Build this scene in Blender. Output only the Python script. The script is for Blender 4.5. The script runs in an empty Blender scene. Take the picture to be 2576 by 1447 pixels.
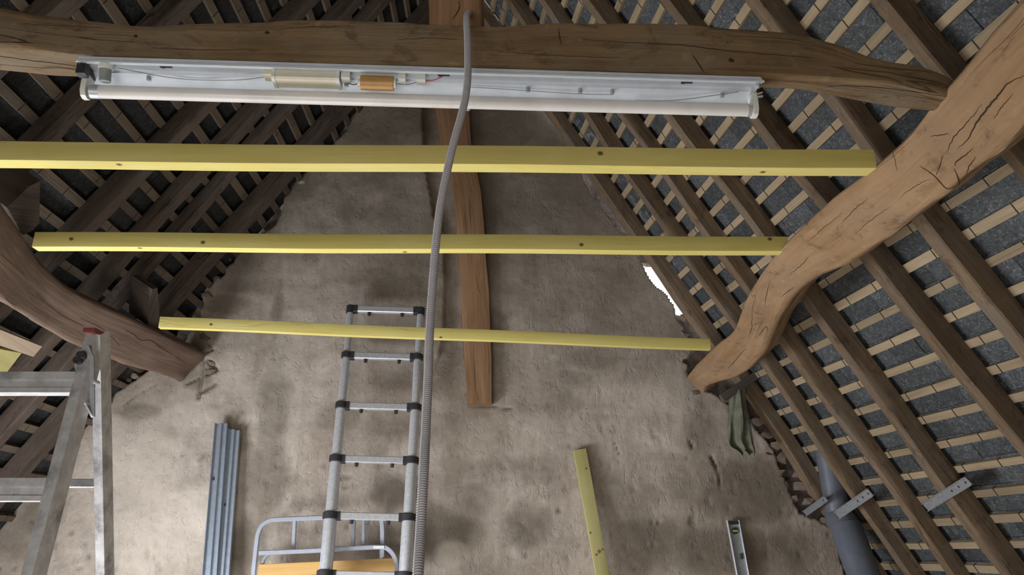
import bpy, bmesh, math, random
import numpy as np
from mathutils import Vector, Matrix
random.seed(7)
rng = np.random.default_rng(11)
COL = bpy.context.scene.collection
SC = bpy.context.scene

# ---------------------------------------------------------------- camera
F, CX, CY = 1950.0, 1288.0, 723.5
PITCH = math.atan((1400 - CY) / F)
CP, SP = math.cos(PITCH), math.sin(PITCH)
ZC = 1.6                                  # eye height above the floor
cd = bpy.data.cameras.new('camera'); cam = bpy.data.objects.new('camera', cd); COL.objects.link(cam)
cam.location = (0, 0, ZC); cam.rotation_euler = (math.pi / 2 + PITCH, 0, 0)
cd.sensor_width = 36.0; cd.lens = 36.0 * F / 2576.0; cd.clip_start = 0.02
SC.camera = cam

# ---------------------------------------------------------------- light, sky, exposure
world = bpy.data.worlds.new('sky'); SC.world = world; world.use_nodes = True
wb = world.node_tree.nodes['Background']
wb.inputs[0].default_value = (0.80, 0.88, 1.0, 1); wb.inputs[1].default_value = 2.2
def area(name, loc, target, sx, sy, power, col):
    l = bpy.data.lights.new(name, 'AREA'); l.shape = 'RECTANGLE'; l.size = sx; l.size_y = sy
    l.energy = power; l.color = col
    o = bpy.data.objects.new(name, l); COL.objects.link(o); o.location = loc
    o.rotation_euler = (Vector(target) - Vector(loc)).to_track_quat('-Z', 'Y').to_euler()
    return o
area('side_window_light', (-2.7, 2.9, 0.55), (1.6, 3.5, 1.9), 1.6, 0.9, 84, (0.92, 0.95, 1.0))
area('rear_fill_light', (-0.9, -1.4, 0.8), (0.9, 4.6, 1.4), 1.6, 1.2, 32, (1.0, 0.97, 0.92))  # added fill from behind the eye; no doorway is built
area('floor_fill_light', (-0.9, 2.3, 0.06), (-0.4, 2.2, 3.0), 1.5, 1.5, 30, (1.0, 0.96, 0.91))  # added upward fill at floor level for the timber undersides
SC.view_settings.view_transform = 'Standard'; SC.view_settings.look = 'None'
SC.view_settings.exposure = 0.5; SC.view_settings.gamma = 1.0
SC.view_settings.use_curve_mapping = False

# ---------------------------------------------------------------- geometry helpers (positions relative to the eye, z up)
def A3(*v): return np.array(v, float)
def nz(v): v = np.asarray(v, float); return v / np.linalg.norm(v)
def ray(x, y):
    a = (x - CX) / F; b = (CY - y) / F
    return A3(a, CP - b * SP, SP + b * CP)
def hit(x, y, P, n): r = ray(x, y); return r * (np.dot(P, n) / np.dot(r, n))
def hz(x, y, z): return hit(x, y, A3(0, 0, z), A3(0, 0, 1))
def hd(x, y, d): return ray(x, y) * d
def proj(P):
    d = P[1] * CP + P[2] * SP; b = (-P[1] * SP + P[2] * CP) / max(d, 1e-6)
    return CX + F * P[0] / max(d, 1e-6), CY - F * b, d

class M:
    """collects verts / faces / per-loop uvs, builds ONE mesh object"""
    def __init__(s): s.v = []; s.f = []; s.uv = []; s.sm = []
    def face(s, idx, uv=None, smooth=False):
        s.f.append(tuple(idx)); s.uv.append(uv or [(0, 0)] * len(idx)); s.sm.append(smooth)
    def ring_tube(s, rings, smooth=True, closed=False, caps=True):
        K = len(rings[0]); b = len(s.v); L = 0; us = [0]
        for i, r in enumerate(rings):
            s.v.extend([tuple(p) for p in r])
            if i: L += float(np.linalg.norm(np.mean(r, 0) - np.mean(rings[i - 1], 0))); us.append(L)
        per = [0]
        for k in range(K): per.append(per[-1] + float(np.linalg.norm(np.asarray(rings[0][(k + 1) % K]) - np.asarray(rings[0][k]))))
        for i in range(len(rings) - 1):
            for k in range(K):
                k2 = (k + 1) % K
                s.face((b + i * K + k, b + i * K + k2, b + (i + 1) * K + k2, b + (i + 1) * K + k),
                       [(us[i], per[k]), (us[i], per[k + 1]), (us[i + 1], per[k + 1]), (us[i + 1], per[k])], smooth)
        if caps:
            for ri, rev in ((0, True), (len(rings) - 1, False)):
                c = len(s.v); s.v.extend([tuple(p) for p in rings[ri]])
                idx = list(range(c, c + K)); c0 = np.mean(rings[ri], 0)
                pts = [np.asarray(q) - c0 for q in rings[ri]]
                e1 = nz(pts[0]); nn = nz(np.cross(pts[0], pts[K // 3])) if K > 3 else nz(np.cross(pts[0], pts[1])); e2 = np.cross(nn, e1)
                uv = [(float(q @ e1) * .15, float(q @ e2)) for q in pts]
                if rev: idx = idx[::-1]; uv = uv[::-1]
                s.face(idx, uv)
        return s
    def box(s, c, ex, ey, ez, hx, hy, hz_, bev=0.0):
        """oriented box, length along ex"""
        c = np.asarray(c, float); ex, ey, ez = nz(ex), nz(ey), nz(ez)
        if bev <= 0: sec = [(-hy, -hz_), (hy, -hz_), (hy, hz_), (-hy, hz_)]
        else:
            b = bev; sec = [(-hy + b, -hz_), (hy - b, -hz_), (hy, -hz_ + b), (hy, hz_ - b), (hy - b, hz_), (-hy + b, hz_), (-hy, hz_ - b), (-hy, -hz_ + b)]
        rings = [[c + ex * t + ey * a + ez * q for a, q in sec] for t in (-hx, hx)]
        return s.ring_tube(rings, smooth=False)
    def bar(s, p0, p1, w, h, side, bev=0.0):
        """box from p0 to p1, w along `side`, h along the other way"""
        p0, p1 = np.asarray(p0, float), np.asarray(p1, float); ex = nz(p1 - p0)
        ey = np.asarray(side, float); ey = nz(ey - ex * np.dot(ey, ex)); ez = np.cross(ex, ey)
        return s.box((p0 + p1) / 2, ex, ey, ez, np.linalg.norm(p1 - p0) / 2, w / 2, h / 2, bev)
    def tube(s, pts, r, n=12, smooth=True, caps=True):
        pts = [np.asarray(p, float) for p in pts]; rr = r if hasattr(r, '__len__') else [r] * len(pts)
        rings = []; ref = None
        for i, p in enumerate(pts):
            t = nz(pts[min(i + 1, len(pts) - 1)] - pts[max(i - 1, 0)])
            if ref is None: ref = A3(0, 0, 1) if abs(t[2]) < .9 else A3(0, 1, 0)
            a = nz(ref - t * np.dot(ref, t)); ref = a; b = np.cross(t, a)
            rings.append([p + (a * math.cos(2 * math.pi * k / n) + b * math.sin(2 * math.pi * k / n)) * rr[i] for k in range(n)])
        return s.ring_tube(rings, smooth, caps=caps)
    def prism(s, poly, off):
        """polygon (3-D points) extruded by vector off"""
        poly = [np.asarray(p, float) for p in poly]; off = np.asarray(off, float)
        return s.ring_tube([poly, [p + off for p in poly]], smooth=False)
    def build(s, name, mat, parent=None, origin=None, z0=True):
        v = np.array(s.v, float)
        if origin is None:
            origin = (v.min(0) + v.max(0)) / 2; origin[2] = v[:, 2].min()
        origin = np.asarray(origin, float)
        me = bpy.data.meshes.new(name); me.from_pydata((v - origin).tolist(), [], s.f)
        uvl = me.uv_layers.new(name='UVMap'); uvl.data.foreach_set('uv', [c for f in s.uv for p in f for c in p])
        me.polygons.foreach_set('use_smooth', s.sm)
        bm = bmesh.new(); bm.from_mesh(me); bmesh.ops.recalc_face_normals(bm, faces=bm.faces); bm.to_mesh(me); bm.free()
        me.set_sharp_from_angle(angle=.62)
        me.materials.append(mat); me.update()
        o = bpy.data.objects.new(name, me); COL.objects.link(o)
        place(o, origin, parent); return o

ORG = {}
def place(o, origin, parent=None):
    """origin is relative to the eye; a child keeps its offset to the parent's origin"""
    origin = np.asarray(origin, float); ORG[o.name] = origin
    if parent is not None:
        o.parent = parent; o.location = tuple(origin - ORG[parent.name])
    else:
        o.location = (origin[0], origin[1], origin[2] + ZC)
def tag(o, label=None, cat=None, group=None, kind=None):
    if label: o['label'] = label
    if cat: o['category'] = cat
    if group: o['group'] = group
    if kind: o['kind'] = kind
    return o
def thing(name, origin, label, cat, group=None):
    e = bpy.data.objects.new(name, None); COL.objects.link(e); e.empty_display_size = .1
    place(e, origin); return tag(e, label, cat, group)

def vnoise(x, y, z=0.0, seed=0):
    """value noise on arrays"""
    x = np.asarray(x, float); y = np.asarray(y, float); z = np.zeros_like(x) + z
    xi, yi, zi = np.floor(x).astype(np.int64), np.floor(y).astype(np.int64), np.floor(z).astype(np.int64)
    fx, fy, fz = x - xi, y - yi, z - zi
    fx, fy, fz = [t * t * (3 - 2 * t) for t in (fx, fy, fz)]
    def h(a, b, c):
        n = (a * 374761393 + b * 668265263 + c * 2147483647 + seed * 144665) & 0xffffffff
        n = ((n ^ (n >> 13)) * 1274126177) & 0xffffffff
        return ((n ^ (n >> 16)) & 0xffff) / 65535.0
    r = 0
    for a in (0, 1):
        for b in (0, 1):
            for c in (0, 1):
                r = r + h(xi + a, yi + b, zi + c) * (fx if a else 1 - fx) * (fy if b else 1 - fy) * (fz if c else 1 - fz)
    return r * 2 - 1
def fbm(x, y, z=0.0, o=4, seed=0):
    r = 0; a = 1; t = 0
    for i in range(o): r = r + a * vnoise(x * 2 ** i, y * 2 ** i, z, seed + i); t += a; a *= .55
    return r / t
def resample(keys, n):
    """Catmull-Rom through a list of arrays"""
    K = np.array(keys, float); out = []
    m = len(K) - 1
    for i in np.linspace(0, m, n):
        j = min(int(i), m - 1); t = i - j
        p0, p1, p2, p3 = K[max(j - 1, 0)], K[j], K[j + 1], K[min(j + 2, m)]
        out.append(.5 * (2 * p1 + (p2 - p0) * t + (2 * p0 - 5 * p1 + 4 * p2 - p3) * t * t + (3 * p1 - p0 - 3 * p2 + p3) * t ** 3))
    return out
def roundsec(c, r, n=3, sub=3):
    """rounded outline of a quad section; r one per corner; edges subdivided"""
    c = [np.asarray(q, float) for q in c]; out = []; N = len(c)
    for i in range(N):
        p, a, b = c[i], c[i - 1], c[(i + 1) % N]
        da, db = a - p, b - p; la, lb = np.linalg.norm(da), np.linalg.norm(db)
        q = min(r[i], la * .45, lb * .45); s0 = p + da / la * q; s1 = p + db / lb * q
        for k in range(n + 1):
            t = k / n; out.append(s0 * (1 - t) ** 2 + p * 2 * t * (1 - t) + s1 * t * t)
        nb, nxt = c[(i + 1) % N], None
        rn = min(r[(i + 1) % N], lb * .45); e0 = s1; e1 = b - db / lb * rn
        for k in range(1, sub): out.append(e0 + (e1 - e0) * k / sub)
    return out
def rough_timber(m, rings, amp, seed, fl=3.0, fr=14.0):
    """hand-hewn surface: pushes each ring's points in and out"""
    L = 0; out = []
    for i, r in enumerate(rings):
        c = np.mean(r, 0)
        if i: L += np.linalg.norm(c - np.mean(rings[i - 1], 0))
        rr = []
        for k, p in enumerate(r):
            d = p - c; l = np.linalg.norm(d); th = k / len(r) * 6.283
            q = amp * (float(vnoise(np.array([L * fl]), np.array([math.cos(th) * 1.6]), math.sin(th) * 1.6 + 9, seed)[0]) +
                       .45 * float(vnoise(np.array([L * fr]), np.array([math.cos(th) * 4]), math.sin(th) * 4 + 9, seed + 3)[0]))
            rr.append(p + d / l * q)
        out.append(rr)
    m.ring_tube(out, True); return m

# ---------------------------------------------------------------- materials
def new_mat(name):
    m = bpy.data.materials.new(name); m.use_nodes = True; nt = m.node_tree
    return m, nt, nt.nodes['Principled BSDF']
def nd(nt, t, **k):
    n = nt.nodes.new(t)
    for a, b in k.items(): setattr(n, a, b)
    return n
def mixc(nt, fac, a, b, blend='MIX'):
    n = nd(nt, 'ShaderNodeMix', data_type='RGBA', blend_type=blend)
    for s, v in ((0, fac), (6, a), (7, b)):
        if hasattr(v, 'is_output'): nt.links.new(v, n.inputs[s])
        else: n.inputs[s].default_value = v if s == 0 else (*v, 1)
    return n.outputs[2]
def noise(nt, vec, scale, detail=4, rough=.55, dist=0.0):
    n = nd(nt, 'ShaderNodeTexNoise'); n.inputs['Scale'].default_value = scale; n.inputs['Detail'].default_value = detail
    n.inputs['Roughness'].default_value = rough; n.inputs['Distortion'].default_value = dist
    nt.links.new(vec, n.inputs['Vector']); return n.outputs['Fac']
def ramp(nt, fac, a, b, lo=0., hi=1.):
    n = nd(nt, 'ShaderNodeMapRange'); n.inputs['From Min'].default_value = a; n.inputs['From Max'].default_value = b
    n.inputs['To Min'].default_value = lo; n.inputs['To Max'].default_value = hi
    nt.links.new(fac, n.inputs['Value']); return n.outputs['Result']
def mapping(nt, vec, scale=(1, 1, 1), loc_rand=False):
    n = nd(nt, 'ShaderNodeMapping'); n.inputs['Scale'].default_value = scale; nt.links.new(vec, n.inputs['Vector'])
    if loc_rand:
        oi = nd(nt, 'ShaderNodeObjectInfo'); mm = nd(nt, 'ShaderNodeVectorMath', operation='SCALE')
        mm.inputs[0].default_value = (17, 31, 53); nt.links.new(oi.outputs['Random'], mm.inputs['Scale']); nt.links.new(mm.outputs[0], n.inputs['Location'])
    return n.outputs[0]
def bump(nt, bs, h, strength=.4, dist=.01):
    b = nd(nt, 'ShaderNodeBump'); b.inputs['Strength'].default_value = strength; b.inputs['Distance'].default_value = dist
    nt.links.new(h, b.inputs['Height'])
    if bs.inputs['Normal'].links: nt.links.new(bs.inputs['Normal'].links[0].from_socket, b.inputs['Normal'])
    nt.links.new(b.outputs[0], bs.inputs['Normal'])
def wood(name, base, dark, light, crack=.5, grain=26, bmp=.5, dirt=None, vary=.25, rough=.85, knots=0):
    m, nt, bs = new_mat(name)
    uv = nd(nt, 'ShaderNodeUVMap').outputs[0]
    g = mapping(nt, uv, (1.3, grain, 1), True); b = mapping(nt, uv, (1, 2.2, 1), True)
    n1 = noise(nt, g, 1.6, 6, .6, .6); n2 = noise(nt, b, 2.2, 5, .6, .3)
    fine = noise(nt, mapping(nt, uv, (9, 260, 1), True), 1.0, 2, .5)
    col = mixc(nt, ramp(nt, n1, .3, .7), dark, base)
    col = mixc(nt, ramp(nt, n2, .45, .72, 0, .6), col, light)
    col = mixc(nt, ramp(nt, fine, .3, .7, 0, .22), col, dark)
    # long drying cracks
    cr = noise(nt, mapping(nt, uv, (.55, 9, 1), True), 1.3, 3, .5, .9)
    ab = nd(nt, 'ShaderNodeMath', operation='ABSOLUTE'); sb = nd(nt, 'ShaderNodeMath', operation='SUBTRACT'); sb.inputs[1].default_value = .5
    nt.links.new(cr, sb.inputs[0]); nt.links.new(sb.outputs[0], ab.inputs[0])
    mask = noise(nt, b, .9, 2); mk = ramp(nt, mask, .5, .62)
    line = ramp(nt, ab.outputs[0], .0, .012, 1, 0)
    mu = nd(nt, 'ShaderNodeMath', operation='MULTIPLY'); nt.links.new(line, mu.inputs[0]); nt.links.new(mk, mu.inputs[1])
    mu2 = nd(nt, 'ShaderNodeMath', operation='MULTIPLY'); nt.links.new(mu.outputs[0], mu2.inputs[0]); mu2.inputs[1].default_value = crack
    col = mixc(nt, mu2.outputs[0], col, tuple(c * .18 for c in dark))
    if dirt:
        dn = noise(nt, mapping(nt, uv, (1.5, 3, 1), True), 2.5, 6, .7)
        col = mixc(nt, ramp(nt, dn, .46, .64, 0, .8), col, dirt)
        d2 = noise(nt, mapping(nt, uv, (3, 6, 1), True), 3.2, 6, .75, .5)
        col = mixc(nt, ramp(nt, d2, .54, .68, 0, .65), col, tuple(c * .45 for c in dark))
        d3 = noise(nt, mapping(nt, uv, (14, 22, 1), True), 1.5, 4, .7, .3)
        col = mixc(nt, ramp(nt, d3, .60, .72, 0, .5), col, light)
    if knots:
        vo = nd(nt, 'ShaderNodeTexVoronoi'); vo.inputs['Scale'].default_value = 1.0; vo.voronoi_dimensions = '2D'
        nt.links.new(mapping(nt, uv, (knots, knots * 1.25, 1), True), vo.inputs['Vector'])
        pr = nd(nt, 'ShaderNodeSeparateColor'); nt.links.new(vo.outputs['Color'], pr.inputs[0])
        kk = nd(nt, 'ShaderNodeMath', operation='MULTIPLY'); nt.links.new(ramp(nt, vo.outputs['Distance'], .02, .05, 1, 0), kk.inputs[0])
        nt.links.new(ramp(nt, pr.outputs[0], .45, .5), kk.inputs[1])
        col = mixc(nt, kk.outputs[0], col, (.14, .09, .035))
    oi = nd(nt, 'ShaderNodeObjectInfo'); hs = nd(nt, 'ShaderNodeHueSaturation')
    nt.links.new(ramp(nt, oi.outputs['Random'], 0, 1, 1 - vary, 1 + vary), hs.inputs['Value']); nt.links.new(col, hs.inputs['Color'])
    nt.links.new(hs.outputs[0], bs.inputs['Base Color'])
    bs.inputs['Roughness'].default_value = rough; bs.inputs['Specular IOR Level'].default_value = .25
    h = nd(nt, 'ShaderNodeMath', operation='SUBTRACT'); nt.links.new(n1, h.inputs[0]); nt.links.new(mu.outputs[0], h.inputs[1])
    bump(nt, bs, h.outputs[0], bmp, .006)
    return m
def plain(name, col, rough=.5, metal=0.0, nscale=30, namp=.15, bmp=.0, spec=.5, dirtcol=None, dirtamt=.5):
    m, nt, bs = new_mat(name); tc = nd(nt, 'ShaderNodeTexCoord').outputs['Object']
    n = noise(nt, mapping(nt, tc, (1, 1, 1), True), nscale, 4, .6)
    c = mixc(nt, ramp(nt, n, .3, .7), tuple(x * (1 - namp) for x in col), tuple(min(1, x * (1 + namp)) for x in col))
    if dirtcol:
        n2 = noise(nt, mapping(nt, tc, (1, 1, 1), True), nscale * .35, 6, .7)
        c = mixc(nt, ramp(nt, n2, .5, .68, 0, dirtamt), c, dirtcol)
    nt.links.new(c, bs.inputs['Base Color']); bs.inputs['Roughness'].default_value = rough; bs.inputs['Metallic'].default_value = metal
    bs.inputs['Specular IOR Level'].default_value = spec
    if bmp: bump(nt, bs, n, bmp, .004)
    return m
OAK = wood('old_oak', (.25, .165, .085), (.12, .074, .036), (.36, .25, .145), crack=1, bmp=.9, vary=.03, dirt=(.20, .16, .11))
OAK2 = wood('purlin_oak', (.35, .22, .12), (.22, .13, .066), (.42, .285, .17), crack=.95, bmp=.9, vary=.03, dirt=(.26, .17, .10))
POST = wood('post_oak', (.36, .21, .115), (.2, .11, .055), (.42, .26, .15), crack=.8, bmp=.5, vary=.05)
RAF = wood('rafter_wood', (.215, .15, .095), (.12, .08, .05), (.30, .22, .145), crack=.7, bmp=.6, vary=.16, dirt=(.16, .13, .10))
BAT = wood('batten_wood', (.40, .31, .20), (.28, .21, .13), (.50, .39, .26), crack=.3, bmp=.3, vary=.16, grain=40)
YEL = wood('treated_pine', (.74, .645, .22), (.64, .54, .15), (.80, .72, .32), crack=.12, grain=20, bmp=.15, vary=.02, rough=.7, knots=4.2)
YEL2 = wood('green_pine', (.50, .46, .20), (.40, .36, .14), (.57, .52, .27), crack=.12, grain=20, bmp=.15, vary=.05, rough=.7, knots=5)
SLAT = wood('bed_slat_wood', (.72, .45, .17), (.6, .36, .12), (.78, .52, .23), crack=0, grain=30, bmp=.05, vary=.03, rough=.5)
BOARD = wood('pale_board', (.55, .44, .32), (.44, .34, .24), (.62, .51, .39), crack=.1, bmp=.2, vary=.05)
ALU = plain('dull_aluminium', (.72, .74, .78), .36, .55, 60, .12)
STEP = plain('scuffed_aluminium', (.72, .72, .73), .40, .5, 25, .2, dirtcol=(.22, .2, .2), dirtamt=.8)
GALV = plain('galvanised_steel', (.46, .53, .62), .35, .6, 40, .12)
GALV2 = plain('old_galvanised_strap', (.33, .34, .36), .6, .5, 60, .2)
BLK = plain('black_plastic', (.03, .03, .035), .5, 0, 40, .2)
RED = plain('red_plastic', (.28, .06, .055), .5, 0, 40, .2)
WHITE = plain('white_enamel', (.60, .645, .70), .42, 0, 14, .10, dirtcol=(.42, .42, .40), dirtamt=.5)
TUBEW = plain('dusty_tube_glass', (.80, .78, .76), .3, 0, 10, .05, dirtcol=(.55, .52, .50), dirtamt=.45)
HOLD = plain('aged_white_plastic', (.74, .75, .70), .45, 0, 30, .08)
CREAM = plain('cream_casing', (.72, .68, .55), .5, 0, 30, .06)
BROWN = plain('brown_capacitor', (.50, .27, .08), .4, 0, 50, .1)
GREY = plain('grey_plastic', (.30, .32, .32), .5, 0, 40, .15)
HOSE = plain('grey_conduit', (.40, .385, .40), .55, 0, 60, .08)
PVC = plain('grey_pvc', (.13, .145, .18), .45, 0, 10, .12, dirtcol=(.13, .14, .15), dirtamt=.4)
BEDM = plain('grey_painted_tube', (.42, .45, .53), .4, .2, 30, .06)
CLOTH = plain('olive_cloth', (.17, .175, .13), .95, 0, 18, .25, .3, spec=.1)
DARKM = plain('dark_metal', (.06, .06, .065), .5, .5, 50, .3)
WIRE = plain('wire_grey', (.25, .25, .27), .5, 0, 50, .1)
REDW = plain('wire_red', (.5, .05, .05), .5, 0, 50, .1)
VIAL = plain('vial_green', (.45, .55, .12), .15, 0, 50, .1)
RUST = plain('hook_rust', (.07, .055, .045), .8, .2, 50, .2)
FLOORM = plain('earth_floor', (.33, .29, .25), .9, 0, 3, .2, .3)

def slate_mat(name='blue_slate', f=1.0):
    m, nt, bs = new_mat(name); tc = nd(nt, 'ShaderNodeTexCoord').outputs['Object']
    v = mapping(nt, tc, (1, 1, 1), True)
    n1 = noise(nt, v, 9, 6, .65, .8); n2 = noise(nt, v, 13, 6, .72, 1.6); n3 = noise(nt, mapping(nt, tc, (1, 1.6, 1), True), 5, 3)
    c = mixc(nt, ramp(nt, n1, .32, .68), (.042, .047, .052), (.105, .115, .124))
    c = mixc(nt, ramp(nt, n2, .52, .66, 0, .85), c, (.30, .31, .30))
    c = mixc(nt, ramp(nt, n3, .52, .75, 0, .55), c, (.10, .088, .075))
    oi = nd(nt, 'ShaderNodeObjectInfo'); hs = nd(nt, 'ShaderNodeHueSaturation')
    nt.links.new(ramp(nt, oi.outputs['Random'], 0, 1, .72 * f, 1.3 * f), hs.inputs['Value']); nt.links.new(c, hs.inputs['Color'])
    nt.links.new(hs.outputs[0], bs.inputs['Base Color']); bs.inputs['Roughness'].default_value = .72; bs.inputs['Specular IOR Level'].default_value = .3
    bump(nt, bs, n2, .5, .004); return m
SLATE = slate_mat('blue_slate', .8); SLATE_D = slate_mat('shaded_slate', .33)  # SLATE_D: the left slope's shade is put into a darker slate colour
RAF_D = wood('shaded_rafter', (.115, .085, .066), (.06, .044, .034), (.165, .128, .10), crack=.7, bmp=.6, vary=.16, dirt=(.11, .09, .075))  # rafter copy with the left slope's shade put into its colour
BAT_D = wood('shaded_batten', (.155, .12, .085), (.10, .075, .055), (.20, .158, .11), crack=.3, bmp=.3, vary=.16, grain=40)  # batten copy, likewise darkened with the slope's shade
PURL = wood('left_purlin_oak', (.20, .135, .10), (.13, .085, .062), (.25, .178, .135), crack=.9, bmp=.55, vary=.03)  # oak darkened to carry the dimmer light on the left purlin
def wall_mat():
    m, nt, bs = new_mat('old_lime_plaster'); tc = nd(nt, 'ShaderNodeTexCoord').outputs['Object']
    n1 = noise(nt, tc, 1.1, 6, .62, .4); n2 = noise(nt, tc, 5, 6, .68, .5); n3 = noise(nt, tc, 38, 4, .6)
    vert = noise(nt, mapping(nt, tc, (14, 14, .8)), 1, 4, .6); horiz = noise(nt, mapping(nt, tc, (1.4, 1.4, 9)), 1, 4, .6)
    c = mixc(nt, ramp(nt, n1, .35, .65), (.37, .305, .245), (.64, .56, .49))
    c = mixc(nt, ramp(nt, n2, .42, .66, 0, .6), c, (.29, .245, .20))
    c = mixc(nt, ramp(nt, vert, .5, .72, 0, .35), c, (.30, .265, .23))
    c = mixc(nt, ramp(nt, horiz, .5, .7, 0, .35), c, (.34, .295, .25))
    c = mixc(nt, ramp(nt, n3, .55, .7, 0, .3), c, (.66, .60, .54))
    at = nd(nt, 'ShaderNodeAttribute', attribute_name='stain'); c = mixc(nt, at.outputs['Fac'], c, (.10, .084, .056))
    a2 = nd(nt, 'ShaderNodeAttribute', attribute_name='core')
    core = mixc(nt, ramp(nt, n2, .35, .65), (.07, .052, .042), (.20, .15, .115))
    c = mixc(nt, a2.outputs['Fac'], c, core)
    a3 = nd(nt, 'ShaderNodeAttribute', attribute_name='pale'); c = mixc(nt, a3.outputs['Fac'], c, (.72, .64, .55))
    nt.links.new(c, bs.inputs['Base Color']); bs.inputs['Roughness'].default_value = .95; bs.inputs['Specular IOR Level'].default_value = .1
    # trowel nicks: sparse elongated pits
    nk = noise(nt, mapping(nt, tc, (30, 30, 13)), 1, 3, .55, 1.6); pit = ramp(nt, nk, .56, .68, 1, 0)
    bump(nt, bs, n3, .35, .005); bump(nt, bs, n2, .3, .02); bump(nt, bs, pit, .45, .006)
    return m
WALLM = wall_mat()
STONE = plain('rubble_stone', (.20, .155, .12), .95, 0, 12, .35, .6, spec=.1)

# ---------------------------------------------------------------- the planes of the attic
WA = math.radians(3.5); WD = A3(math.cos(WA), math.sin(WA), 0); WN = A3(-math.sin(WA), math.cos(WA), 0)
WP = A3(0, 4.99, 0)
def onwall(x, y, off=0.0): return hit(x, y, WP - WN * off, WN)
# right slope, under-batten plane
RV = nz(ray(985, 1390)); _A = A3(.3814, 4.8733, 3.0124); _s = nz(A3(.52853804, .03232677, -.84829389))
RNn = nz(np.cross(RV, _s)); RU = np.cross(RNn, RV); RO = _A            # RNn points inward
if RU[2] > 0: RU = -RU
# left slope
LV = nz(ray(1250, 1400)); _sl = -math.cos(math.radians(57)) * WD + A3(0, 0, -math.sin(math.radians(57)))
LNn = nz(np.cross(LV, _sl));
if LNn[0] < 0: LNn = -LNn
LU = _sl - LV * np.dot(_sl, LV); LU = nz(LU); LO = A3(-.358, 4.828, 4.226)
def ridge_u(O, V, U, v, O2, N2):
    P = O + V * v; return np.dot(O2 - P, N2) / np.dot(U, N2)

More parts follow.
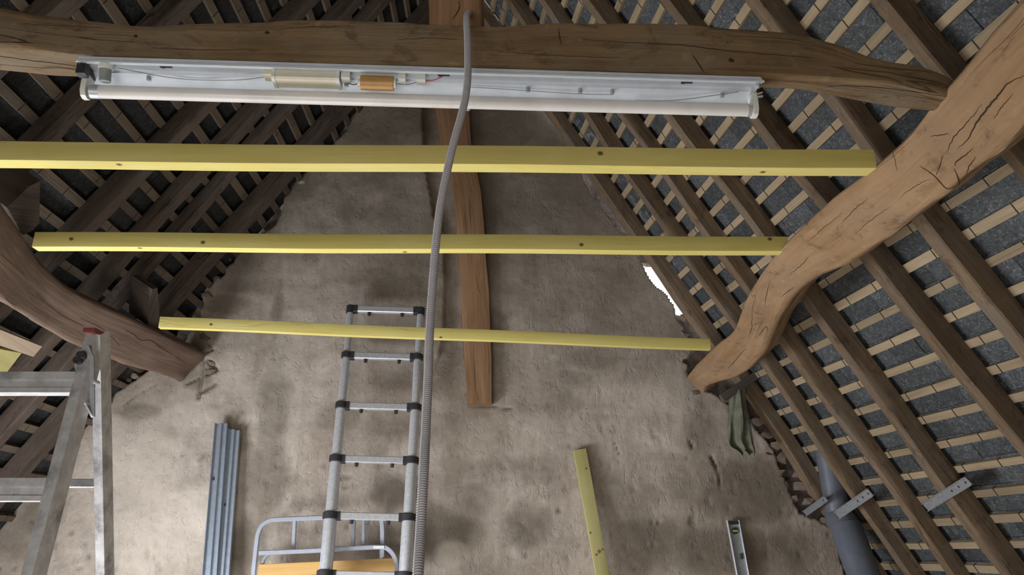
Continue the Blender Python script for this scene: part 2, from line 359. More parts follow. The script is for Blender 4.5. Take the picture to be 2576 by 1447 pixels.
# ---------------------------------------------------------------- gable wall
def polydist(px, pz, poly):
    d = np.full(px.shape, 9.0)
    for (x0, z0), (x1, z1) in zip(poly[:-1], poly[1:]):
        ex, ez = x1 - x0, z1 - z0; t = np.clip(((px - x0) * ex + (pz - z0) * ez) / (ex * ex + ez * ez + 1e-9), 0, 1)
        d = np.minimum(d, np.hypot(px - x0 - ex * t, pz - z0 - ez * t))
    return d
def wc(x, y):
    p = onwall(x, y); return (float(np.dot(p - WP, WD)), float(p[2]))
def build_wall():
    R = .0125; s0, s1, z0, z1 = -4.4, 4.2, -1.6, 4.7
    ns, nzv = int((s1 - s0) / R), int((z1 - z0) / R)
    S, Z = np.meshgrid(np.linspace(s0, s1, ns + 1), np.linspace(z0, z1, nzv + 1))
    def edge(trace):
        pts = sorted([wc(*q) for q in trace], key=lambda t: t[1]); return np.array([p[1] for p in pts]), np.array([p[0] for p in pts])
    TR = [(1395, 285), (1450, 400), (1478, 460), (1500, 500), (1530, 540), (1560, 580), (1585, 600), (1608, 640), (1617, 660), (1630, 690), (1655, 718), (1682, 745), (1700, 775), (1706, 800),
          (1730, 830), (1745, 880), (1728, 905), (1735, 945), (1760, 975), (1800, 990), (1830, 1010), (1870, 1040), (1905, 1080), (1945, 1130), (1960, 1180), (1980, 1235), (2010, 1290), (2060, 1305), (2096, 1330), (2113, 1364), (2133, 1447), (2200, 1600)]
    TL = [(905, 270), (870, 330), (790, 420), (722, 458), (707, 520), (690, 565), (640, 600), (596, 640), (560, 690), (522, 715), (512, 760), (498, 800), (440, 880), (360, 935), (300, 985), (270, 1010), (180, 1120), (60, 1250), (-60, 1400), (-140, 1500)]
    zr, sr = edge(TR); zl, sl = edge(TL)
    er = np.interp(Z, zr, sr, right=np.nan); el = np.interp(Z, zl, sl, right=np.nan)
    # above the traces follow the slope; below, run out wide
    kR = (sr[-1] - sr[-2]) / (zr[-1] - zr[-2]); kL = (sl[-1] - sl[-2]) / (zl[-1] - zl[-2])
    er = np.where(np.isnan(er), sr[-1] - .58 * (Z - zr[-1]), er); el = np.where(np.isnan(el), sl[-1] + .62 * (Z - zl[-1]), el)
    er = np.where(Z < zr[0], 9, er); el = np.where(Z < zl[0], -9, el)
    jag = fbm(S * 9, Z * 9, 0, 4, 5) * .035
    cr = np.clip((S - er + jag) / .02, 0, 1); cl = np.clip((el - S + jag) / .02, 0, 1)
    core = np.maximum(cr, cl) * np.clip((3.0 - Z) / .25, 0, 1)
    back = core * (.10 + .05 * fbm(S * 5, Z * 5, 3, 4, 8))
    h = .022 * fbm(S * 1.3, Z * 1.3, 0, 4, 1) + (.0035 + .003 * np.clip((1 - Z) / 2, 0, 1)) * fbm(S * 7, Z * 9, 0, 4, 2) + .0020 * fbm(S * 34, Z * 22, 0, 3, 3)
    # plaster step beside the ridge post and along the old flue
    st = [wc(*q) for q in [(1060, 200), (1062, 270), (1065, 400), (1080, 480), (1090, 540), (1112, 575), (1117, 700), (1115, 830), (1104, 885), (1088, 940)]]
    sx = np.interp(Z, [p[1] for p in st][::-1], [p[0] for p in st][::-1]) + .006 * fbm(S * 6, Z * 8, 0, 3, 77)
    on = np.clip((Z - st[-1][1]) / .25, 0, 1)
    d = S - sx; rec = np.where((d > 0), np.clip(d / .012, 0, 1) * np.clip(1.6 - d / .16, .0, 1), 0) * on
    h = h - .05 * rec
    fl = [wc(*q) for q in [(716, 440), (712, 560), (722, 700), (705, 820), (672, 900), (653, 960), (626, 1040), (609, 1128), (592, 1180)]]
    fx = np.interp(Z, [p[1] for p in fl][::-1], [p[0] for p in fl][::-1]); onf = np.clip((Z - fl[-1][1]) / .1, 0, 1)
    d2 = S - fx; h = h - .016 * np.clip(-d2 / .02, 0, 1) * np.clip(1 + d2 / .7, 0, 1) * onf
    stain = np.zeros_like(S); pale = np.zeros_like(S)
    def spot(arr, x, y, rx, ry, a, seed=0):
        cx_, cz_ = wc(x, y); k = 5.15 / F
        q = ((S - cx_) / (rx * k)) ** 2 + ((Z - cz_) / (ry * k)) ** 2 + .9 * fbm(S * 4, Z * 4, 1, 4, 20 + seed)
        np.maximum(arr, a * np.clip(1.25 - q, 0, 1), out=arr)
    for i, t in enumerate([(640, 715, 170, 40, .5), (930, 700, 170, 50, .5), (1290, 560, 70, 90, .55), (1262, 800, 50, 90, .5), (1460, 770, 190, 55, .38), (840, 530, 130, 90, .5), (1280, 330, 120, 80, .62),
                           (950, 330, 130, 80, .55), (700, 760, 22, 110, .5), (690, 1010, 45, 110, .42), (670, 1190, 50, 130, .42), (340, 1035, 70, 24, .42), (850, 1040, 60, 40, .3), (1100, 1340, 100, 70, .55), (1640, 1340, 90, 45, .5),
                           (1440, 950, 60, 24, .35), (1760, 1070, 60, 90, .35), (1850, 1230, 150, 90, .5), (1780, 1380, 200, 60, .45), (1500, 900, 90, 30, .35), (1400, 620, 60, 30, .4), (1000, 1240, 70, 40, .4), (560, 760, 70, 30, .45), (780, 640, 40, 60, .5), (1990, 1380, 60, 70, .5), (460, 1200, 60, 30, .25), (1330, 1330, 60, 60, .4), (1560, 1250, 80, 90, .28), (960, 1360, 70, 50, .45), (620, 1360, 60, 60, .4), (1190, 1270, 50, 50, .4),
                           (500, 960, 40, 24, .4), (1300, 1180, 120, 40, .2), (200, 1120, 60, 80, .2), (60, 1330, 80, 60, .3), (880, 870, 60, 30, .3), (1650, 900, 50, 40, .3), (90, 1290, 60, 60, .5)]):
        spot(stain, *t, seed=i)
    for i, t in enumerate([(330, 1180, 150, 120, .5), (420, 1330, 160, 100, .45), (1130, 1395, 45, 30, .5), (1350, 1100, 200, 60, .25), (590, 920, 60, 50, .35), (450, 1050, 90, 40, .35), (758, 460, 10, 6, .9), (1560, 1010, 120, 40, .25)]):
        spot(pale, *t, seed=40 + i)
    top_dark = np.clip((Z - .5) / 1.9, 0, 1); stain = np.maximum(stain * 1.25, top_dark * (.62 + .5 * fbm(S * 1.6, Z * 2.4, 0, 5, 90)))  # wall colour darkens towards the top, broken up by noise
    for poly, w_, dep in [([(508, 838), (524, 868), (533, 880), (507, 890), (514, 922), (505, 960), (498, 1002)], .012, .03), ([(395, 965), (350, 990), (310, 1020), (298, 1060)], .006, .012),
                          ([(520, 905), (545, 930), (520, 940)], .016, .03), ([(505, 985), (540, 965)], .02, .02), ([(1790, 1150), (1805, 1180), (1812, 1220)], .012, .03), ([(1735, 1110), (1742, 1125)], .012, .02),
                          ([(1545, 1110), (1560, 1145)], .004, .01), ([(1180, 1022), (1240, 1024), (1290, 1030)], .007, .012), ([(470, 965), (500, 950)], .01, .02)]:
        pd = polydist(S, Z, [wc(*q) for q in poly]) + .004 * fbm(S * 12, Z * 12, 0, 2, 9)
        g = np.clip(1 - pd / w_, 0, 1); h = h - dep * g; stain = np.maximum(stain, .85 * g)
    # pits of the coarse lower coat
    pit = np.clip(fbm(S * 24, Z * 15, 5, 2, 31) - .42, 0, 1) * np.clip((1.4 - Z) / 1.5, 0, 1)
    h = h - .03 * pit; stain = np.maximum(stain, np.clip(pit * 1.6, 0, .5))
    h = h - back
    P = WP[None, None, :] + WD * S[..., None] - WN * h[..., None]; P[..., 2] = Z
    verts = P.reshape(-1, 3)
    # open cells: the daylight gap, holes, outside the gable
    Sc, Zc = (S[1:, 1:] + S[:-1, :-1]) / 2, (Z[1:, 1:] + Z[:-1, :-1]) / 2
    keep = np.ones(Sc.shape, bool)
    gz0, gz1 = wc(1710, 782)[1], wc(1612, 646)[1]
    erc = (er[1:, 1:] + er[:-1, :-1]) / 2
    jg = jag[1:, 1:] * .4
    keep &= ~((Sc > erc + jg) & (Zc > gz0) & (Zc < gz1) & (Sc < erc + .35))
    for x, y, rx, ry in [(1728, 909, 9, 8), (1741, 906, 4, 5), (1990, 1212, 17, 9), (2002, 1216, 8, 7), (1880, 1003, 9, 13), (2128, 1246, 9, 13), (1998, 1200, 10, 4)]:
        cx_, cz_ = wc(x, y); k = 5.15 / F
        q = ((Sc - cx_) / (rx * k)) ** 2 + ((Zc - cz_) / (ry * k)) ** 2 + .5 * fbm(Sc * 20, Zc * 20, 0, 2, 60)
        keep &= ~(q < 1)
    # gable outline = slopes (a little beyond the batten planes)
    Pc = WP[None, None, :] + WD * Sc[..., None]; Pc = Pc.copy(); Pc[..., 2] = Zc
    keep &= ((Pc - RO) @ RNn > -.10) | (Zc < -.9); keep &= ((Pc - LO) @ LNn > -.10) | (Zc < -.9)
    ii = np.arange(verts.shape[0]).reshape(S.shape)
    q = np.stack([ii[:-1, :-1], ii[:-1, 1:], ii[1:, 1:], ii[1:, :-1]], -1)[keep]
    used = np.unique(q); remap = -np.ones(verts.shape[0], int); remap[used] = np.arange(len(used))
    org = A3(0, 4.99, -1.6)
    me = bpy.data.meshes.new('wall_gable'); vv = verts[used] - org
    me.vertices.add(len(vv)); me.vertices.foreach_set('co', vv.ravel()); qq = remap[q]
    me.loops.add(qq.size); me.loops.foreach_set('vertex_index', qq.ravel()); me.polygons.add(len(qq))
    me.polygons.foreach_set('loop_start', np.arange(0, qq.size, 4)); me.polygons.foreach_set('use_smooth', np.ones(len(qq), bool)); me.update(calc_edges=True)
    for nm, arr in (('stain', stain), ('core', core), ('pale', pale)):
        a = me.attributes.new(nm, 'FLOAT', 'POINT'); a.data.foreach_set('value', arr.reshape(-1)[used].astype(np.float32))
    me.materials.append(WALLM)
    o = bpy.data.objects.new('wall_gable', me); COL.objects.link(o); place(o, org); tag(o, kind='structure')
    sm = o.modifiers.new('thick', 'SOLIDIFY'); sm.thickness = .09; sm.offset = -1
    return o
WALL = build_wall()
# loose rubble left along the broken edges of the gable plaster
def rubble(pts, parent):
    for i, (x, y, r) in enumerate(pts):
        m = M(); bm = bmesh.new(); bmesh.ops.create_icosphere(bm, subdivisions=1, radius=1)
        k = r * 4.95 / F; c = onwall(x, y, -.02)
        for v in bm.verts:
            q = v.co * (1 + .75 * (random.random() - .5)); m.v.append(tuple(A3(*(c + WD * q.x * k * 1.25 + WN * q.y * k * .9 + A3(0, 0, 1) * q.z * k * .8))))
        for f in bm.faces: m.face([v.index for v in f.verts])
        bm.free(); m.build('stone', STONE, parent)
rubble([(1500, 520, 12), (1520, 545, 13), (1545, 570, 12), (1566, 596, 14), (1590, 585, 10), (1725, 800, 14), (1722, 838, 13), (1752, 990, 12), (1822, 1004, 16), (1855, 1032, 14), (1905, 1060, 20), (1930, 1095, 18),
        (1950, 1120, 20), (1975, 1150, 22), (1965, 1190, 15), (2022, 1225, 22), (2040, 1262, 18), (1992, 1255, 15), (2008, 1195, 13), (2040, 1200, 16), (2080, 1310, 16), (2105, 1345, 15), (2125, 1385, 18), (2138, 1425, 16), (1930, 1140, 12),
        (2115, 1320, 15), (570, 650, 16), (545, 700, 14), (520, 745, 14), (518, 850, 12), (512, 815, 13), (590, 622, 12), (690, 520, 10), (525, 935, 13), (536, 915, 10), (340, 945, 14), (318, 958, 12)], WALL)

# floor and low side walls (outside the frame)
m = M(); m.box(A3(0, -1.72, .9), A3(1, 0, 0), A3(0, 1, 0), A3(0, 0, 1), 4.2, .1, 3.4); tag(m.build('wall_back', plain('back_plaster', (.3, .26, .22), .95, 0, 4, .2, .5)), kind='structure')
m = M(); m.box(A3(0, 1.8, -1.62), A3(1, 0, 0), A3(0, 1, 0), A3(0, 0, 1), 4.3, 3.6, .02); tag(m.build('floor', FLOORM), kind='structure')
for nm, O, V, U, N in (('wall_right', RO, RV, RU, RNn), ('wall_left', LO, LV, LU, LNn)):
    t0 = (-.45 - O[2]) / U[2]; a = O + U * t0 - V * 0 + N * .02; b = a - V * 6.6; a = a + V * .3
    side = nz(A3(-N[0], 0, 0)) * 1.0
    m = M(); m.prism([A3(a[0], a[1], -1.6), A3(b[0], b[1], -1.6), A3(b[0], b[1], -.42), A3(a[0], a[1], -.42)], side * .3)
    tag(m.build(nm, plain(nm + '_plaster', (.42, .37, .31), .95, 0, 4, .2, .5)), kind='structure')

# ---------------------------------------------------------------- roof slopes
GAUGE = .1365
def slate_mesh(i, mat):
    r = random.Random(i); w, l = .5, .5
    bm = bmesh.new(); pts = []
    for (x, y) in [(-.5, -.5), (-.17, -.5), (.17, -.5), (.5, -.5), (.5, .5), (.17, .5), (-.17, .5), (-.5, .5)]:
        pts.append((x + r.uniform(-.008, .008), y + (r.uniform(-.03, .03) if y < 0 else 0)))
    lo = [bm.verts.new((x, y, 0)) for x, y in pts]; hi = [bm.verts.new((x, y, .005)) for x, y in pts]
    bm.faces.new(lo[::-1]); bm.faces.new(hi)
    for k in range(8): bm.faces.new((lo[k], lo[(k + 1) % 8], hi[(k + 1) % 8], hi[k]))
    me = bpy.data.meshes.new('slate'); bm.to_mesh(me); bm.free(); me.materials.append(mat); return me
def slope(name, O, V, U, N, O2, N2, phase, vend, vstart, ulow, rafters, hs, ws, seed, label, mats):
    slate, bat, raf = mats; meshes = [slate_mesh(i, slate) for i in range(6)]
    root = bpy.data.objects.new(name, None); COL.objects.link(root); place(root, O + U * ulow); tag(root, label, kind='structure')
    rnd = random.Random(seed)
    basis = Matrix((tuple(V), tuple(-U), tuple(np.cross(V, -U)))).transposed()
    zin = np.cross(V, -U); outward = -N
    ur = ridge_u(O, V, U, (vend + vstart) / 2, O2, N2)
    us = [phase + k * GAUGE for k in range(-60, 60)]; us = [u for u in us if u < ulow - .05]
    cand = []; hooks = M(); over = M()
    for u in us:
        va = vend; vb = vstart
        # stay below the ridge
        ra, rb = ridge_u(O, V, U, va, O2, N2), ridge_u(O, V, U, vb, O2, N2)
        if u < min(ra, rb) + .02: continue
        if u < ra: va = vb + (va - vb) * (u - rb) / (ra - rb) if ra > rb else va
        if u < rb and rb > ra: vb = va + (vb - va) * (u - ra) / (rb - ra)
        if va - vb < .2: continue
        # the batten: one long sawn strip, a little crooked
        n = 10; rings = []; bw = .040 + rnd.uniform(-.004, .004); bt = .022
        for i in range(n + 1):
            v = va + (vb - va) * i / n; du = rnd.uniform(-.004, .004); c = O + V * v + U * (u + .02 + du)
            rings.append([c - U * bw / 2, c + U * bw / 2, c + U * bw / 2 + outward * bt, c - U * bw / 2 + outward * bt])
        m = M(); m.ring_tube(rings, smooth=False); m.build('batten', bat, root)
        if n: cc = O + V * (va + vb) / 2 + U * (u + .06) + outward * .040; over.box(cc, V, U + outward * .045, outward, (va - vb) / 2, .13, .002)
        # slates of this course
        v = va - rnd.uniform(0, .2); first = True
        v = va
        while v > vb:
            w_ = rnd.uniform(.19, .25)
            if first: w_ *= rnd.uniform(.4, 1); first = False
            cand.append((v - w_ / 2, u + GAUGE / 2 + .03, w_ - .0012, GAUGE + .075))
            if abs(u) < 50 and proj(O + V * (v - w_ / 2) + U * u)[2] > .3:
                vv = v - w_ / 2 + rnd.uniform(-.01, .01); c = O + V * vv + U * (u + .02)
                hooks.box(c + N * .0015, U, V, N, bw / 2 + .002, .0016, .0016)
                hooks.box(c - U * (bw / 2 + .001) + outward * .01, N, V, U, .012, .0016, .0016)
            v -= w_
    ob = hooks.build('slate_hook', RUST, root); tag(ob, kind='stuff')
    def dist(c):
        P = O + V * c[0] + U * c[1]; x, y, d = proj(P)
        vis = d > .2 and -60 < x < 2640 and -60 < y < 1510
        return (0 if vis else 1, d)
    cand.sort(key=dist); near = cand[:300]; rest = cand[300:]
    tilt = .045
    for (v, u, w_, l_) in near:
        o = bpy.data.objects.new('slate', rnd.choice(meshes)); COL.objects.link(o)
        pos = O + V * v + U * u + outward * (.024 + rnd.uniform(.001, .006))
        rot = Matrix((tuple(V), tuple(nz(-U - outward * tilt)), tuple(nz(np.cross(V, nz(-U - outward * tilt)))))).transposed()
        o.parent = root; mt = rot.to_4x4() @ Matrix.Rotation(rnd.uniform(-.004, .004), 4, 'Z') @ Matrix.Diagonal((w_, l_, 1 if np.dot(zin, outward) > 0 else -1, 1))
        mt.translation = Vector(tuple(pos - ORG[root.name])); o.matrix_basis = mt
    m = M()
    for (v, u, w_, l_) in rest:
        c = O + V * v + U * u + outward * (.028 + rnd.uniform(0, .004)); m.box(c, V, U + outward * tilt, outward, w_ / 2, l_ / 2, .0025)
    m.v_off = 0
    tag(m.build('slate_field', slate, root), kind='stuff'); tag(over.build('slate_overlap', slate, root), kind='stuff')
    # rafters from traced edges (near edge on the batten plane)
    nr = 0
    for tr in rafters:
        if tr and isinstance(tr[0], tuple):
            uv = []
            for q in tr:
                h = hit(*q, O, N) - O; uv.append((float(np.dot(h, U)), float(np.dot(h, V))))
            uv.sort(); uu = np.array([a for a, _ in uv]); vv = np.array([b for _, b in uv])
            k = np.polyfit(uu, vv, 1)
        else:
            uu = np.array([0., 4.]); vv = np.array([tr[0], tr[0]]); k = [0, tr[0]]
        ut = ridge_u(O, V, U, k[1], O2, N2) + .02
        wr = ws * rnd.uniform(.88, 1.15) * (1.6 if nr == 0 else 1); hr = hs * rnd.uniform(.9, 1.1); rings = []
        st = np.arange(ut, ulow, .14); ph = rnd.uniform(0, 9)
        for u in st:
            if u < uu[0]: v = vv[0] + k[0] * (u - uu[0])
            elif u > uu[-1]: v = vv[-1] + k[0] * (u - uu[-1])
            else: v = .5 * np.interp(u, uu, vv) + .5 * (k[0] * u + k[1])
            v = min(v, vend - .0 - wr * 0); b = .006 * math.sin(u * 2.1 + ph) + .005 * math.sin(u * 5.3 + ph * 2)
            c = O + U * u + V * v
            sec = [c, c + N * (hr + b), c + N * (hr + b * .5) + V * (wr + b), c + V * (wr + b)]
            rings.append(roundsec(sec, [.002, .007, .009, .002], n=1, sub=3))
        m = M(); rough_timber(m, rings, .0045, seed * 20 + nr); nr += 1
        m.build('rafter', raf, root)
    return root
RR = [[(1421, 288), (1481, 371), (1534, 445), (1629, 585), (1716, 713), (1816, 847), (1908, 967), (2012, 1108), (2066, 1209)],
      [(1350, 45), (1510, 279), (1570, 371), (1626, 445), (1730, 594), (1860, 767), (1999, 960), (2180, 1229), (2332, 1447)],
      [(1437, 45), (1600, 288), (1665, 368), (1721, 445), (1828, 594), (2096, 960), (2312, 1256), (2443, 1447)],
      [(1565, 45), (1733, 285), (1796, 371), (1858, 445), (1968, 594), (2070, 725), (2241, 960), (2450, 1245), (2576, 1415)],
      [(1735, 0), (1774, 54), (1916, 240), (2017, 374), (2230, 617), (2511, 960), (2576, 1045)],
      [(1969, 0), (2027, 77), (2174, 257), (2244, 360), (2376, 535), (2576, 773)],
      [(2300, 0), (2424, 147), (2576, 330)], [-3.15], [-3.6], [-4.05]]
LR = [[(816, 277), (748, 356), (673, 441), (555, 567)], [(700, 257), (610, 359), (550, 429), (410, 584)], [(601, 274), (535, 347), (440, 450), (340, 563)],
      [(480, 247), (374, 354), (290, 429), (151, 575)], [(187, 211), (100, 296)], [-2.42], [-2.85], [-3.3], [-3.8]]
CEIL_R = slope('ceiling', RO, RV, RU, RNn, LO, LNn, 3.323, .07, -6.3, 4.35, RR, .098, .064, 3, 'right roof slope: dark rafters, pale battens and blue slates lit from below', (SLATE, BAT, RAF))
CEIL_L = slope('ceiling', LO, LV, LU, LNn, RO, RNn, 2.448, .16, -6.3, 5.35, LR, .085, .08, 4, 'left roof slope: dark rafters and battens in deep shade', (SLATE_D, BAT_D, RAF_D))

# ---------------------------------------------------------------- curved purlins
def purlin(name, pairs, zU, N, label, ends, thick, seed, inset, mat, swell=None):
    keys = []; n = len(pairs)
    for i, (U_, L_) in enumerate(pairs):
        z = zU[0] + (zU[1] - zU[0]) * i / (n - 1)
        u = hz(*U_, z); dx, dy = U_[0] - L_[0], U_[1] - L_[1]; l = math.hypot(dx, dy); s = inset[i]
        lc = hit(L_[0] + dx / l * s, L_[1] + dy / l * s, u, N)
        t = thick * (1.0 if not swell else swell[i])
        keys.append(np.array([u, lc, lc - N * t, u - N * t]))
    keys = resample(keys, 90)
    rings = [roundsec(k, [.022, .028, .05, .05], n=4, sub=5) for k in keys]
    m = M(); rough_timber(m, rings, .0085, seed, 2.6, 11); o = m.build(name, mat); tag(o, label, 'beam'); return o
RP = [((1722, 950), (1768, 992)), ((1735, 935), (1782, 975)), ((1765, 905), (1860, 950)), ((1800, 870), (1920, 905)), ((1840, 838), (1950, 865)), ((1858, 800), (1975, 820)), ((1872, 755), (1995, 790)), ((1898, 708), (2020, 748)),
      ((1940, 655), (2063, 707)), ((2000, 590), (2130, 677)), ((2070, 520), (2215, 620)), ((2150, 455), (2300, 557)), ((2225, 395), (2378, 500)), ((2278, 340), (2435, 450)), ((2330, 275), (2505, 400)),
      ((2400, 190), (2558, 350)), ((2450, 125), (2610, 290)), ((2530, 30), (2700, 190)), ((2620, -80), (2800, 80)), ((2760, -260), (2960, -90))]
purlin('purlin', RP, (1.10, 1.07), RNn, 'crooked pale oak purlin curving up the right side to the frame corner', None, .14, 5,
       [4, 4, 6, 14, 22, 26, 26, 22, 14, 8, 6, 6, 6, 6, 6, 6, 6, 6, 6, 6], OAK2)
LP = [((520, 893), (452, 968)), ((503, 885), (437, 960)), ((450, 860), (385, 945)), ((400, 835), (334, 930)), ((330, 800), (270, 905)), ((250, 765), (200, 877)), ((180, 728), (130, 842)), ((110, 668), (60, 800)), ((60, 595), (0, 762)),
      ((0, 505), (-70, 700)), ((-60, 420), (-150, 620)), ((-140, 300), (-250, 500)), ((-260, 120), (-400, 330))]
purlin('purlin', LP, (1.22, 1.07), LNn, 'curved brown oak purlin at the left edge, its sawn end against the wall', None, .13, 9, [5] * 13, PURL)

# ---------------------------------------------------------------- tie beam (collar)
def collar():
    top = [(-260, -20), (-120, -5), (0, 10), (90, 30), (200, 42), (340, 56), (370, 57), (480, 50), (600, 48), (700, 42), (850, 40), (1000, 46), (1100, 52), (1250, 57), (1400, 47), (1500, 48), (1650, 47), (1770, 55), (1900, 68), (2030, 78), (2120, 105), (2180, 130), (2260, 148), (2330, 162), (2400, 187), (2428, 212)]
    cre = [(-260, 85), (0, 115), (190, 141), (600, 152), (1200, 166), (1700, 182), (1930, 188), (2083, 197), (2237, 208), (2350, 232), (2428, 252)]
    bot = [(-260, 170), (0, 190), (60, 196), (130, 200), (205, 205), (1200, 225), (1930, 214), (2073, 238), (2183, 257), (2317, 276), (2400, 282), (2428, 275)]
    I = lambda t, x: float(np.interp(x, [a for a, _ in t], [b for _, b in t]))
    rings = []; ZB = 1.062
    for x in np.linspace(-260, 2432, 110):
        C_ = hz(x, I(cre, x), ZB); T = hit(x, I(top, x), C_, A3(0, 1, 0)); B = hz(x, I(bot, x), ZB + .004)
        B[0] = C_[0] + (B[0] - C_[0]) * .3; dep = max(B[1] - C_[1], .07); B = A3(C_[0], C_[1] + dep, ZB + .006)
        back = A3(C_[0], C_[1] + max(dep, .11) + .02, C_[2] + (T[2] - C_[2]) * .9)
        sec = [T, C_, B, back]; rr = [.022, .012, .02, .04]
        e = (x - 2395) / 40
        if e > 0:
            c = np.mean(sec, 0); sc = math.sqrt(max(.25, 1 - e * e * .7)); sec = [c + (q - c) * sc for q in sec]
        rings.append(roundsec(sec, rr, n=3, sub=5))
    m = M(); rough_timber(m, rings, .0045, 77, 2.5, 13); o = m.build('tie_beam', OAK)
    tag(o, 'long dark oak tie beam across the top, above the fluorescent fitting', 'beam')
collar()

# ---------------------------------------------------------------- posts
def post(name, Ls, Rs, plane_y_off, depth, label, topz, seed, bottom_flat=True, P=None, N=None, mat=POST):
    ys = [a[1] for a in Ls]; rings = []
    for (lx, y), (rx, _) in zip(Ls, Rs):
        a = hit(lx, y, P, N); b = hit(rx, y, P, N); rings.append((a, b))
    # extend to the ridge
    a, b = rings[0]; a2, b2 = rings[min(3, len(rings) - 1)]; t = (topz - a[2]) / (a[2] - a2[2])
    rings.insert(0, (a + (a - a2) * t, b + (b - b2) * t))
    keys = [np.array([q[0], q[1], q[1] + N * depth, q[0] + N * depth]) for q in rings]
    dense = []
    for i in range(len(keys) - 1):
        k = max(2, int(np.linalg.norm(keys[i + 1] - keys[i]) / .12))
        for t in range(k): dense.append(keys[i] + (keys[i + 1] - keys[i]) * t / k)
    dense.append(keys[-1])
    m = M(); rough_timber(m, [roundsec(k, [.01, .01, .01, .01], n=2, sub=4) for k in dense], .004, seed)
    return tag(m.build(name, mat), label, 'post')
post('ridge_post', [(1098, 280), (1108, 360), (1134, 450), (1140, 480), (1149, 560), (1154, 640), (1160, 730), (1163, 830), (1168, 900), (1176, 1015)],
     [(1180, 280), (1186, 360), (1204, 450), (1210, 480), (1218, 590 - 30), (1222, 640), (1230, 730), (1234, 830), (1237, 900), (1238, 1015)], 0, .13,
     'reddish brown ridge post fixed upright to the plaster gable wall', 3.7, 21, P=WP - WN * .075, N=WN)
kp = hz(1150, 160, 1.062)
post('king_post', [(1075, -40), (1077, 0), (1078, 30), (1078, 75)], [(1213, -40), (1214, 0), (1214, 30), (1214, 75)], 0, .11,
     'squared king post standing on the tie beam behind the grey conduit', 3.85, 22, P=A3(0, kp[1] + .03, 0), N=A3(0, 1, 0), mat=POST)

# ---------------------------------------------------------------- three new joists
def joist(cl, cr, zl, zr, h, w_, label, lowcut=0):
    a = hz(*cl, zl); b = hz(*cr, zr); ex = nz(b - a); ey = nz(np.cross(A3(0, 0, 1), ex)); ez = np.cross(ex, ey)
    n = 14; rings = []
    for i in range(n + 1):
        c = a + (b - a) * i / n + ez * .002 * math.sin(i * .9)
        rings.append(roundsec([c, c + ey * w_, c + ey * w_ + ez * h, c + ez * h], [.0025] * 4, n=2, sub=1))
    m = M(); m.ring_tube(rings, smooth=False); tag(m.build('joist', YEL), label, 'joist', 'new yellow joists laid across the purlins')
joist((-330, 401), (2206, 423), 1.075, 1.075, .062, .052, 'nearest and thickest new yellow pine joist, just below the fluorescent fitting')
joist((80, 621), (1985, 632), 1.085, 1.08, .060, .046, 'middle new yellow pine joist between the other two')
joist((398, 824), (1788, 879), 1.135, 1.085, .060, .038, 'farthest and thinnest new yellow pine joist, crossing the telescopic ladder')

